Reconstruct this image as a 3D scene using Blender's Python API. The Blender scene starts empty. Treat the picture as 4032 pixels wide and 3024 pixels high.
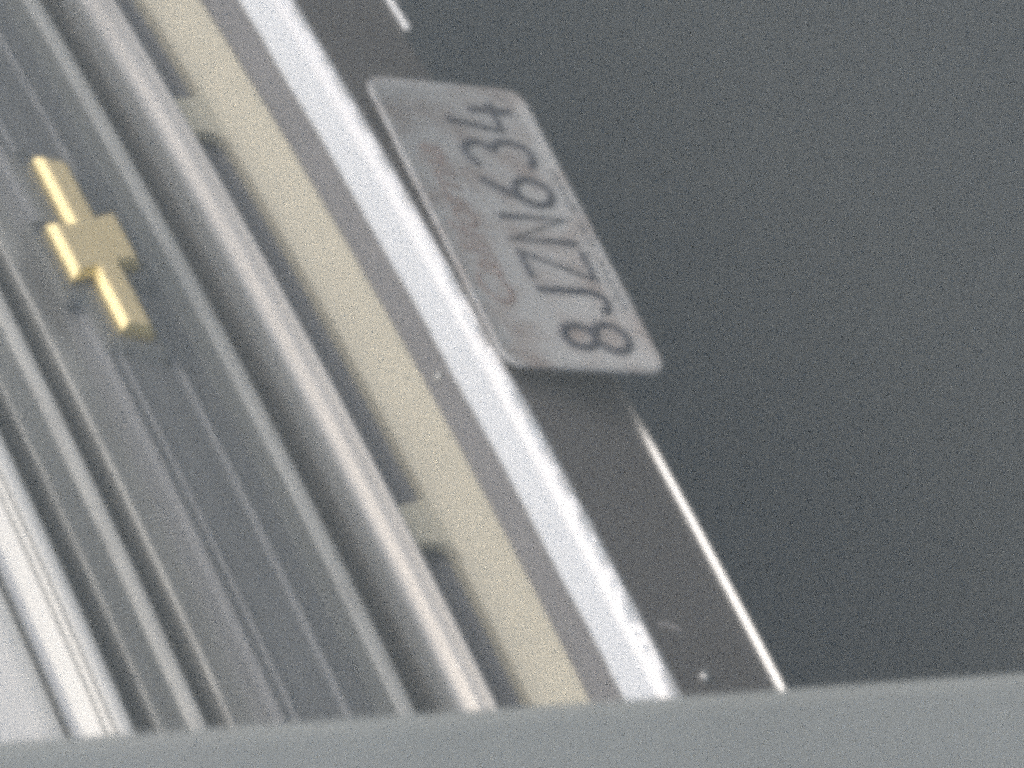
import bpy, bmesh, math, random
from mathutils import Vector, Matrix
random.seed(7)
R = math.radians
sc = bpy.context.scene
H = 0.52            # height of the plate centre above the ground

# ------------------------------------------------------------------ camera
cd = bpy.data.cameras.new('camera'); cam = bpy.data.objects.new('camera', cd)
sc.collection.objects.link(cam); sc.camera = cam
right = Vector((-0.43623709, -0.46233137, -0.77197597))
down = Vector((-0.7462052, 0.66531079, 0.02322395))
fwd = Vector((0.50286679, 0.58618363, -0.63522732))
up, back = -down, -fwd
m = Matrix(((right.x, up.x, back.x), (right.y, up.y, back.y), (right.z, up.z, back.z))).to_4x4()
m.translation = Vector((-1.60061815, -1.67533393, 1.90963004 + H))
cam.matrix_world = m
cd.sensor_width = 36; cd.lens = 137.045; cd.clip_start = 0.05; cd.clip_end = 3000
cd.dof.use_dof = True; cd.dof.focus_distance = 2.95; cd.dof.aperture_fstop = 22

# ------------------------------------------------------------------ light
SUN_EL, SUN_AZ = 62, 25          # azimuth from straight ahead of the car towards +x
w = bpy.data.worlds.new('World'); sc.world = w; w.use_nodes = True
nt = w.node_tree
bg = nt.nodes['Background']; sky = nt.nodes.new('ShaderNodeTexSky')
sky.sky_type = 'NISHITA'; sky.sun_disc = False
sky.sun_elevation = R(SUN_EL); sky.sun_rotation = R(180 - SUN_AZ)
sky.air_density = 1.0; sky.dust_density = 5.0; sky.ozone_density = 1.0
nt.links.new(sky.outputs[0], bg.inputs[0]); bg.inputs[1].default_value = 0.15
sd = bpy.data.lights.new('sun', 'SUN'); so = bpy.data.objects.new('sun', sd); sc.collection.objects.link(so)
sd.energy = 0.7; sd.angle = R(60); sd.color = (1.0, 0.99, 0.965)
sdir = Vector((math.cos(R(SUN_EL)) * math.sin(R(SUN_AZ)), -math.cos(R(SUN_EL)) * math.cos(R(SUN_AZ)), math.sin(R(SUN_EL))))
so.rotation_euler = sdir.to_track_quat('Z', 'Y').to_euler(); so.location = sdir * 20

sc.view_settings.view_transform = 'Standard'; sc.view_settings.look = 'None'
sc.view_settings.exposure = 0.15; sc.view_settings.gamma = 1.0
sc.view_settings.use_curve_mapping = False
sc.cycles.use_denoising = False
sc.cycles.use_adaptive_sampling = True
sc.cycles.adaptive_threshold = 0.055; sc.cycles.adaptive_min_samples = 12
sc.cycles.pixel_filter_type = 'BLACKMAN_HARRIS'; sc.cycles.filter_width = 9.0
sc.cycles.sample_clamp_indirect = 6
sc.cycles.max_bounces = 5; sc.cycles.diffuse_bounces = 3; sc.cycles.glossy_bounces = 3

# ------------------------------------------------------------------ materials
def mat(name, col, rough=0.5, metal=0.0, grain=0.12, gscale=700, blotch=0.1, bscale=14, bump=0.0, bumpscale=500, spec=0.5, dirt=None, stretch=(1, 1, 1)):
    M = bpy.data.materials.new(name); M.use_nodes = True
    n = M.node_tree.nodes; L = M.node_tree.links; b = n['Principled BSDF']
    tc = n.new('ShaderNodeTexCoord')
    mp = n.new('ShaderNodeMapping'); mp.inputs['Scale'].default_value = stretch
    L.new(tc.outputs['Object'], mp.inputs['Vector'])
    def noise(scale, detail, vec):
        t = n.new('ShaderNodeTexNoise'); t.inputs['Scale'].default_value = scale; t.inputs['Detail'].default_value = detail
        L.new(vec, t.inputs['Vector']); return t.outputs['Fac']
    def math_(op, a, bb):
        q = n.new('ShaderNodeMath'); q.operation = op
        for i, v in enumerate((a, bb)):
            if isinstance(v, (int, float)): q.inputs[i].default_value = v
            else: L.new(v, q.inputs[i])
        return q.outputs[0]
    g = math_('MULTIPLY', math_('SUBTRACT', noise(gscale, 1, tc.outputs['Object']), 0.5), grain * 3)
    bl = math_('MULTIPLY', math_('SUBTRACT', noise(bscale, 4, mp.outputs[0]), 0.5), blotch * 3)
    f = math_('ADD', math_('ADD', g, bl), 1.0)
    v = n.new('ShaderNodeVectorMath'); v.operation = 'SCALE'; v.inputs[0].default_value = col; L.new(f, v.inputs['Scale'])
    colour = v.outputs[0]
    if dirt:
        dcol, dscale, lo, hi, amt = dirt
        r = n.new('ShaderNodeMapRange'); L.new(noise(dscale, 5, mp.outputs[0]), r.inputs[0])
        r.inputs[1].default_value = lo; r.inputs[2].default_value = hi; r.inputs[3].default_value = 0; r.inputs[4].default_value = amt
        mx = n.new('ShaderNodeMix'); mx.data_type = 'RGBA'; L.new(r.outputs[0], mx.inputs[0]); L.new(colour, mx.inputs[6]); mx.inputs[7].default_value = (*dcol, 1)
        colour = mx.outputs[2]
        L.new(math_('ADD', math_('MULTIPLY', r.outputs[0], 0.3), rough), b.inputs['Roughness'])
    else:
        b.inputs['Roughness'].default_value = rough
    L.new(colour, b.inputs['Base Color'])
    b.inputs['Metallic'].default_value = metal
    b.inputs['Specular IOR Level'].default_value = spec
    if bump:
        bp = n.new('ShaderNodeBump'); bp.inputs['Strength'].default_value = bump; bp.inputs['Distance'].default_value = 0.002
        L.new(noise(bumpscale, 3, mp.outputs[0]), bp.inputs['Height']); L.new(bp.outputs[0], b.inputs['Normal'])
    return M

MT = {
 'ground': mat('asphalt', (0.052, 0.062, 0.066), 0.9, 0, 0.25, 600, 0.12, 9, 0.4, 300),
 'chrome': mat('dull_chrome', (0.46, 0.455, 0.435), 0.40, 0.6, 0.04, 700, 0.10, 5, stretch=(1, 12, 12), dirt=((0.36, 0.35, 0.33), 4, 0.5, 0.8, 0.4)),  # stretched tone noise imitates streaky reflections in the metal
 'bright': mat('bright_chrome', (0.84, 0.85, 0.83), 0.36, 1.0, 0.03, 700, 0.03, 10),
 'satin': mat('satin_grey_metal', (0.40, 0.41, 0.395), 0.52, 0.5, 0.08, 700, 0.16, 5, stretch=(1, 14, 14), dirt=((0.25, 0.245, 0.24), 22, 0.5, 0.75, 0.5)),  # stretched noise paints streaky reflections along the bars into the colour
 'trim': mat('pale_trim', (0.53, 0.54, 0.525), 0.5, 0.9, 0.04, 700, 0.03, 10),
 'bumper': mat('bumper_sky_white', (0.86, 0.90, 0.92), 0.35, 0.0, 0.03, 700, 0.02, 12),  # white base colour stands in for sky mirrored in a chrome top
 'edge': mat('white_edge_glare', (0.93, 0.94, 0.94), 0.25, 0.15, 0.02, 700, 0.02, 12),  # lighter than the bumper colour, to paint glare on its front edge
 'valance': mat('charcoal_plastic', (0.165, 0.155, 0.152), 0.7, 0, 0.2, 700, 0.1, 8),
 'pad': mat('grey_pad', (0.24, 0.24, 0.245), 0.7, 0, 0.12, 700, 0.12, 10),
 'cream': mat('cream_plastic', (0.77, 0.72, 0.565), 0.5, 0, 0.08, 700, 0.06, 8),
 'dark': mat('dark_recess_plastic', (0.19, 0.19, 0.19), 0.6, 0, 0.2, 700, 0.1, 10),
 'panel': mat('slate_panel', (0.20, 0.21, 0.215), 0.5, 0.0, 0.15, 700, 0.18, 4, stretch=(1, 10, 10)),
 'body': mat('pale_paint', (0.54, 0.55, 0.53), 0.4, 0, 0.04, 700, 0.03, 6),
 'gold': mat('gold', (0.88, 0.74, 0.43), 0.34, 0.1, 0.08, 700, 0.05, 20),
 'gold_edge': mat('polished_gold', (0.92, 0.77, 0.40), 0.30, 0.85, 0.04, 700, 0.04, 20),
 'plate': mat('plate_white', (0.60, 0.605, 0.595), 0.5, 0, 0.1, 600, 0.06, 30, dirt=((0.35, 0.295, 0.265), 30, 0.43, 0.68, 0.85)),
 'ink': mat('blue_black_ink', (0.095, 0.10, 0.12), 0.5, 0, 0.2, 600),
 'red_ink': mat('faded_red_ink', (0.33, 0.255, 0.23), 0.6, 0, 0.2, 300),
 'faint_ink': mat('faded_blue_ink', (0.22, 0.225, 0.235), 0.6, 0, 0.2, 300),
 'post': mat('grey_post_paint', (0.45, 0.475, 0.455), 0.6, 0, 0.1, 900, 0.09, 9, dirt=((0.40, 0.38, 0.37), 5, 0.5, 0.8, 0.4)),
 'rust': mat('rust', (0.23, 0.12, 0.09), 0.8),
 'scratch': mat('bare_scratch', (0.75, 0.70, 0.68), 0.5),
}

# ------------------------------------------------------------------ helpers
def link(name, me, material, parent=None, smooth=None):
    o = bpy.data.objects.new(name, me); sc.collection.objects.link(o)
    if material: me.materials.append(MT[material])
    if parent: o.parent = parent
    if smooth:
        for p in me.polygons: p.use_smooth = True
        me.set_sharp_from_angle(angle=R(smooth))
    return o

K = 0.08; XC = 0.02
def bow(x, k=K): return k * (x - XC) ** 2

def ext(name, pts, material, parent, x0=-0.86, x1=0.86, n=44, k=K, slope=0.0, smooth=35, jit=None, quad=0.0):
    """closed (y,z) profile swept along the width of the car on its plan curve"""
    verts = []; faces = []; q = len(pts)
    for i in range(n + 1):
        x = x0 + (x1 - x0) * i / n
        for j, (y, z) in enumerate(pts):
            dy = dz = 0
            if jit: dy, dz = jit(x, j)
            verts.append((x, y + bow(x, k) + dy, z + H + slope * x + quad * x * x + dz))
    for i in range(n):
        for j in range(q):
            a = i * q + j; b = i * q + (j + 1) % q
            faces.append((a, b, b + q, a + q))
    faces.append(tuple(range(q))[::-1]); faces.append(tuple(n * q + j for j in range(q)))
    me = bpy.data.meshes.new(name); me.from_pydata(verts, [], faces)
    bm = bmesh.new(); bm.from_mesh(me); bmesh.ops.recalc_face_normals(bm, faces=bm.faces); bm.to_mesh(me); bm.free()
    return link(name, me, material, parent, smooth)

def offset_poly(P, d):
    """offset a CCW polygon outwards by d (mitred)"""
    out = []; n = len(P)
    for i in range(n):
        p0, p1, p2 = Vector(P[i - 1]), Vector(P[i]), Vector(P[(i + 1) % n])
        e1 = (p1 - p0).normalized(); e2 = (p2 - p1).normalized()
        n1 = Vector((e1.y, -e1.x)); n2 = Vector((e2.y, -e2.x))
        mt = n1 + n2; mt /= max(0.35, mt.dot(n1) if mt.length else 1)
        out.append(tuple(p1 + mt * d))
    return out

def loft(name, loops, material, parent, cap0=True, cap1=True, smooth=None, closed_ring=False):
    verts = []; faces = []; q = len(loops[0]); n = len(loops)
    for lp in loops: verts += lp
    for i in range(n if closed_ring else n - 1):
        for j in range(q):
            a = i * q + j; b = i * q + (j + 1) % q; c = ((i + 1) % n) * q
            faces.append((a, b, c + (j + 1) % q, c + j))
    if not closed_ring:
        if cap0: faces.append(tuple(range(q))[::-1])
        if cap1: faces.append(tuple((n - 1) * q + j for j in range(q)))
    me = bpy.data.meshes.new(name); me.from_pydata(verts, [], faces)
    bm = bmesh.new(); bm.from_mesh(me); bmesh.ops.recalc_face_normals(bm, faces=bm.faces); bm.to_mesh(me); bm.free()
    return link(name, me, material, parent, smooth)

def disc_bolt(name, c, r, h, material, parent, nrm=(0, -1, 0)):
    q = Vector(nrm).to_track_quat('Z', 'Y').to_matrix()
    loops = []
    for rr, hh in ((r, -0.002), (r, h * 0.4), (r * 0.8, h * 0.85), (r * 0.35, h)):
        loops.append([tuple(Vector(c) + q @ Vector((rr * math.cos(a), rr * math.sin(a), hh))) for a in [i * math.tau / 12 for i in range(12)]])
    return loft(name, loops, material, parent, smooth=50)

# ------------------------------------------------------------------ ground
me = bpy.data.meshes.new('ground')
S = 14
me.from_pydata([(-S, -S, 0), (S, -S, 0), (S, S, 0), (-S, S, 0)], [], [(0, 1, 2, 3)])
g = link('ground', me, 'ground'); g['kind'] = 'structure'; g['label'] = 'dark grey shaded asphalt ground below the bumper'

# ------------------------------------------------------------------ the vehicle front
car = bpy.data.objects.new('pickup_truck', None); sc.collection.objects.link(car)
car['label'] = 'pickup truck front with gold cross emblem, silver grille bars and bumper coloured white for reflected sky'
car['category'] = 'truck'

# dark core behind the grille and bumper
ext('radiator_support', [(0.135, 0.06), (0.135, 0.50), (0.60, 0.56), (0.60, 0.06)], 'dark', car, n=20)

# bumper: a rounded top coloured white for reflected sky, with a scuffed front edge, over a charcoal face
def scuff(x, j):
    if j in (3, 4):
        a = 0.0004 * math.sin(x * 47) + 0.0005 * math.sin(x * 233 + 1) + random.uniform(-0.0008, 0.0008)
        if x < -0.1: a += 0.0016 * max(0, math.sin(x * 61 + 2) * math.sin(x * 157)) + (0.0035 * max(0, math.sin(x * 43 + .4)) ** 6)
        return (a, a * 0.6)
    if j in (1, 2): return (0.0005 * math.sin(x * 39) + random.uniform(-0.0006, 0.0006), 0)
    return (0, 0)
bump_top = ext('bumper_top', [(0.052, 0.060), (0.051, 0.0880), (0.047, 0.0905), (0.0160, 0.0795), (0.0140, 0.0750), (0.0160, 0.069), (0.03, 0.058)],
               'bumper', car, n=260, slope=-0.012, jit=scuff, k=0.06)
def chips(x, j):
    a = random.uniform(-0.0004, 0.0004) if j < 3 else 0
    if x < -0.05 and random.random() < 0.16 and j in (1, 2): a += random.uniform(0.0015, 0.0048)
    return (a, a * 0.4)
ext('bumper_edge_glare', [(0.0235, 0.0840), (0.0170, 0.0808), (0.0130, 0.0755), (0.0155, 0.0700), (0.0240, 0.0710)], 'edge', bump_top, n=240, slope=-0.012, k=0.06, jit=chips, smooth=60)  # bead added along the nose in a lighter white to imitate glare
face = ext('bumper_face', [(0.016, 0.0665), (0.022, 0.040), (0.034, -0.010), (0.046, -0.055), (0.060, -0.060), (0.075, -0.050), (0.075, 0.055), (0.045, 0.0665)],
           'valance', car, slope=-0.018, k=0.06)
LIPP = [(0.056, -0.0555), (0.0428, -0.0555), (0.0398, -0.0582), (0.041, -0.0605), (0.056, -0.061)]
ext('bumper_lip', LIPP, 'bright', face, x0=-0.86, x1=-0.108, slope=-0.02, k=0.06, n=60)
ext('bumper_lip', LIPP, 'bright', face, x0=0.262, x1=0.86, slope=-0.02, k=0.06, n=60)
ext('bumper_pad', [(0.0525, 0.060), (0.0525, 0.078), (0.056, 0.080), (0.080, 0.0895), (0.092, 0.0895), (0.092, 0.060)], 'pad', car, slope=-0.006, k=0.07)

# cream filler strip with two tabs standing up towards the grille
fil = ext('filler_strip', [(0.0925, 0.085), (0.0795, 0.0898), (0.0800, 0.0925), (0.0960, 0.1245), (0.0985, 0.1265), (0.110, 0.1265), (0.110, 0.085)], 'cream', car)
for tx in (-0.208, 0.212):
    y = 0.0970 + bow(tx); z0 = 0.1245 + H
    out = [(-0.036, 0), (0.036, 0), (0.024, 0.006), (0.019, 0.013), (0.017, 0.036), (-0.017, 0.036), (-0.019, 0.013), (-0.024, 0.006)]
    loft('filler_tab', [[(tx + a, y, z0 + b) for a, b in out], [(tx + a, y + 0.010, z0 + b) for a, b in out]], 'cream', fil)

# narrow grey sill under the grille, seen between the tabs
ext('grille_sill', [(0.118, 0.1370), (0.1085, 0.1280), (0.1085, 0.127), (0.134, 0.127), (0.134, 0.140)], 'pad', car)

# grille: silver bars, each with a lit lower chamfer
ext('grille_lower_frame', [(0.088, 0.2225), (0.0850, 0.2220), (0.0843, 0.2170), (0.0828, 0.2115), (0.0815, 0.2078), (0.0785, 0.2042), (0.0735, 0.2005), (0.0710, 0.1990),
                           (0.0700, 0.1962), (0.0682, 0.1948), (0.0690, 0.1925), (0.0672, 0.1912), (0.0660, 0.1890), (0.068, 0.1872), (0.090, 0.1850), (0.12, 0.19), (0.12, 0.2225)], 'chrome', car, smooth=40)
ext('grille_bar', [(0.076, 0.2870), (0.0742, 0.2855), (0.0748, 0.2680), (0.0690, 0.2610), (0.0685, 0.2585), (0.072, 0.2565), (0.115, 0.2565), (0.115, 0.2870)], 'satin', car, smooth=30)
def rib(y, z, d=0.0022, h=0.0026): return [(y, z - h), (y - d, z), (y - d * 0.6, z + h * 0.5), (y, z + h)]
ext('emblem_panel', [(0.0740, 0.2872), (0.0705, 0.2915)] + rib(0.0692, 0.3140, 0.003, 0.004) + [(0.0690, 0.3240), (0.0682, 0.3440)] + rib(0.0678, 0.3590) +
    [(0.0670, 0.3700), (0.074, 0.3738), (0.12, 0.3738), (0.12, 0.2872)], 'panel', car, smooth=25)
ext('grille_bar', [(0.092, 0.3942), (0.0895, 0.3925), (0.0898, 0.3680), (0.0810, 0.3600), (0.0802, 0.3582), (0.083, 0.3565), (0.12, 0.3740), (0.12, 0.3942)], 'satin', car, smooth=30)
ext('grille_bar', [(0.097, 0.4482), (0.0945, 0.4465), (0.0948, 0.4250), (0.0880, 0.4190), (0.0872, 0.4170), (0.090, 0.4155), (0.12, 0.4155), (0.12, 0.4482)], 'satin', car, smooth=30)
ext('grille_upper_frame', [(0.084, 0.4770), (0.0865, 0.4820), (0.0895, 0.4850), (0.0890, 0.4880), (0.0925, 0.4905), (0.0920, 0.4935), (0.0965, 0.4975), (0.1020, 0.5030), (0.108, 0.505), (0.125, 0.500), (0.125, 0.470), (0.09, 0.470)],
    'trim', car, smooth=20)
ext('hood', [(0.118, 0.505), (0.1195, 0.5110), (0.128, 0.5190), (0.16, 0.535), (0.25, 0.558), (0.45, 0.59), (0.62, 0.605), (0.62, 0.52), (0.14, 0.498)], 'body', car, smooth=40)

# emblem
EX, EZ = 0.025, 0.349 + H
E0 = [(-0.087, -0.0115), (-0.020, -0.0115), (-0.0195, -0.030), (0.0315, -0.030), (0.0265, -0.0115), (0.081, -0.0115),
      (0.087, 0.0115), (0.020, 0.0115), (0.0195, 0.030), (-0.0315, 0.030), (-0.0265, 0.0115), (-0.081, 0.0115)]
E0 = offset_poly(E0, 0.001)
def ring3(P, y): return [(EX + a, y, EZ + b) for a, b in P]
base = loft('emblem', [ring3(offset_poly(E0, 0.008), 0.075), ring3(offset_poly(E0, 0.008), 0.060), ring3(offset_poly(E0, 0.0065), 0.0585)], 'panel', car)
base['label'] = 'gold cross shaped emblem on a dark surround'
loft('gold_face', [ring3(offset_poly(E0, -0.0037), 0.060), ring3(offset_poly(E0, -0.0037), 0.0469), ring3(offset_poly(E0, -0.0043), 0.0463)], 'gold', base)
loft('gold_bevel', [ring3(E0, 0.062), ring3(E0, 0.0525), ring3(offset_poly(E0, -0.0036), 0.0468), ring3(offset_poly(E0, -0.0036), 0.062)], 'gold_edge', base, closed_ring=True)
a, b = offset_poly(E0, 0.0082), offset_poly(E0, 0.0092)
loft('outline_rim', [ring3(a, 0.072), ring3(a, 0.0572), ring3(b, 0.0572), ring3(b, 0.072)], 'bright', base, closed_ring=True)

# ------------------------------------------------------------------ licence plate (hangs a little crooked)
TH = math.atan(0.085)
plate_m = Matrix.Translation((0, 0, H)) @ Matrix.Rotation(TH, 4, 'Y')
def rrect(wd, ht, r, n=7):
    P = []
    for cx, cy, a0 in ((wd - r, -ht + r, -90), (wd - r, ht - r, 0), (-wd + r, ht - r, 90), (-wd + r, -ht + r, 180)):
        for i in range(n + 1):
            t = R(a0 + 90 * i / n); P.append((cx + r * math.cos(t), cy + r * math.sin(t)))
    return P
def pl(P, y): return [tuple(plate_m @ Vector((a, y, b))) for a, b in P]
W2, H2, RC = 0.1525, 0.0762, 0.016
plate = loft('license_plate', [pl(rrect(W2, H2, RC), 0.0016), pl(rrect(W2, H2, RC), -0.0003), pl(rrect(W2 - .001, H2 - .001, RC - .001), -0.0012),
                               pl(rrect(W2 - .0035, H2 - .0035, RC - .003), -0.0012), pl(rrect(W2 - .0055, H2 - .0055, RC - .004), 0.0)], 'plate', car, smooth=50)
plate['label'] = 'dirty white licence plate reading 8JZN634'
out = [(-0.10, -0.05), (0.10, -0.05), (0.10, 0.062), (-0.10, 0.062)]
loft('plate_bracket', [pl(out, 0.0022), pl(out, 0.034)], 'dark', car)

def arc(cx, cy, rx, ry, a0, a1, n=12):
    return [(cx + rx * math.cos(R(a0 + (a1 - a0) * i / n)), cy + ry * math.sin(R(a0 + (a1 - a0) * i / n))) for i in range(n + 1)]
# glyph strokes in millimetres of the plate, x along the text, y up
GL = {
 '8': [arc(-118, -7.5, 11.5, 14.5, 0, 360, 20), arc(-118, -38, 14, 15.5, 0, 360, 20)],
 'J': [[(-70, 11), (-70, -38)] + arc(-81, -38, 11, 13.5, 0, -165, 9)],
 'Z': [[(-59, 9.5), (-31, 9.5), (-57, -52), (-27, -52)]],
 'N': [[(-18, -52), (-18, 12), (7, -52), (7, 12)]],
 '6': [[(47, 12), (32, -12)] + arc(35.5, -35, 14, 17, 165, 525, 20)],
 '3': [[(61, 6)] + arc(75.5, -2, 12.5, 14, 140, -75, 10), arc(76, -34, 15, 18.5, 80, -145, 12)],
 '4': [[(112, 15), (103, -36), (134, -36)], [(126, -12), (126, -54)]],
}
def strokes(name, lines, rad, material, parent):
    cu = bpy.data.curves.new(name, 'CURVE'); cu.dimensions = '3D'; cu.bevel_depth = rad; cu.bevel_resolution = 1; cu.use_fill_caps = True
    for ln in lines:
        s = cu.splines.new('POLY'); s.points.add(len(ln) - 1)
        for p, (x, y) in zip(s.points, ln): p.co = (x / 1000, y / 1000, 0, 1)
    t = bpy.data.objects.new(name, cu)
    me = bpy.data.meshes.new_from_object(t); bpy.data.objects.remove(t)
    T = plate_m @ Matrix.Rotation(R(90), 4, 'X')
    for v in me.vertices:
        q = v.co.copy(); q.z *= 0.45; v.co = T @ q
    me.materials.clear()
    return link(name, me, material, parent, smooth=60)
for ch, lines in GL.items():
    o = strokes('digit' if ch.isdigit() else 'letter', lines, 0.0040, 'ink', plate)
    o['label'] = 'embossed character ' + ch

def text(name, body, size, x, z, material, parent, shear=0.0, wid=None):
    cu = bpy.data.curves.new(name, 'FONT'); cu.body = body; cu.size = size; cu.shear = shear; cu.align_x = 'CENTER'; cu.extrude = 0.0002
    t = bpy.data.objects.new(name, cu)
    me = bpy.data.meshes.new_from_object(t); bpy.data.objects.remove(t)
    xs = [v.co.x for v in me.vertices]; f = (wid / (max(xs) - min(xs))) if wid else 1
    T = plate_m @ Matrix.Translation((x, -0.0003, z)) @ Matrix.Rotation(R(90), 4, 'X')
    for v in me.vertices: v.co.x *= f; v.co = T @ v.co
    me.materials.clear()
    return link(name, me, material, parent)
text('state_script', 'California', 0.040, -0.008, 0.036, 'red_ink', plate, 0.35, 0.17)
text('web_address', 'dmv.ca.gov', 0.014, -0.012, -0.0695, 'faint_ink', plate, 0, 0.15)

# small fasteners and marks
disc_bolt('bolt', (-0.415, 0.0345, 0.0373 + H), 0.0045, 0.004, 'bright', face)
disc_bolt('bolt', (-0.0955, 0.0685, 0.0865 + H), 0.0035, 0.003, 'bright', car, (0, 0, 1))

SP = [(-0.3712, 0.0278, 0.0609), (-0.3698, 0.0293, 0.0540), (-0.3696, 0.0311, 0.0468), (-0.3712, 0.0328, 0.0400), (-0.3742, 0.0342, 0.0345)]
loops = []
for i, p in enumerate(SP):
    r = (0.0004, 0.0014, 0.0018, 0.0024, 0.0010)[i]
    loops.append([(p[0] + r * math.cos(t), p[1] - 0.0004 + 0.4 * r * math.sin(t), p[2] + H) for t in [k * math.tau / 6 for k in range(6)]])
loft('scratch', loops, 'scratch', face, smooth=60)

# ------------------------------------------------------------------ grey post in front of the truck
post = bpy.data.objects.new('post', None); sc.collection.objects.link(post)
post['label'] = 'smooth grey steel post standing close by, cropped along one edge'
post['category'] = 'post'
post.location = (-1.0330, -0.75, 0)
lean = 0.029     # it leans a little to the side
hw = 0.05; yaw = R(-27)
def sect(z, s=1.0):
    P = rrect(hw * s, hw * s, 0.008, 4); o = []
    for a, b in P:
        o.append((a * math.cos(yaw) - b * math.sin(yaw) + POFF - lean * (1.0 + H - z) , a * math.sin(yaw) + b * math.cos(yaw), z))
    return o
POFF = 0.0
loft('shaft', [sect(0.012), sect(1.95)], 'post', post, smooth=40)
loft('cap', [sect(1.9502, 1.06), sect(1.962, 1.06), sect(1.968, 0.9)], 'post', post, smooth=40)
loft('base_plate', [sect(0.0005, 1.9), sect(0.0118, 1.9)], 'post', post)

# ------------------------------------------------------------------ volume added to lift the dark tones, standing in for window-glass glare
def glare_veil():
    me = bpy.data.meshes.new('glare_veil')
    x, z0, z1 = 15.0, -1.0, 2.75
    me.from_pydata([(-x, -x, z0), (x, -x, z0), (x, x, z0), (-x, x, z0), (-x, -x, z1), (x, -x, z1), (x, x, z1), (-x, x, z1)], [],
                   [(0, 3, 2, 1), (4, 5, 6, 7), (0, 1, 5, 4), (1, 2, 6, 5), (2, 3, 7, 6), (3, 0, 4, 7)])
    o = bpy.data.objects.new('glare_veil', me); sc.collection.objects.link(o)
    M = bpy.data.materials.new('glare_veil'); M.use_nodes = True; n = M.node_tree.nodes; n.clear()
    out = n.new('ShaderNodeOutputMaterial'); v = n.new('ShaderNodeVolumePrincipled')
    v.inputs['Color'].default_value = (0.89, 0.97, 0.915, 1); v.inputs['Density'].default_value = 0.088
    M.node_tree.links.new(v.outputs[0], out.inputs['Volume']); me.materials.append(M)
    o['kind'] = 'stuff'; o['label'] = 'pale volume added over the whole view to lift its dark tones'; o['category'] = 'glare_veil'
glare_veil()
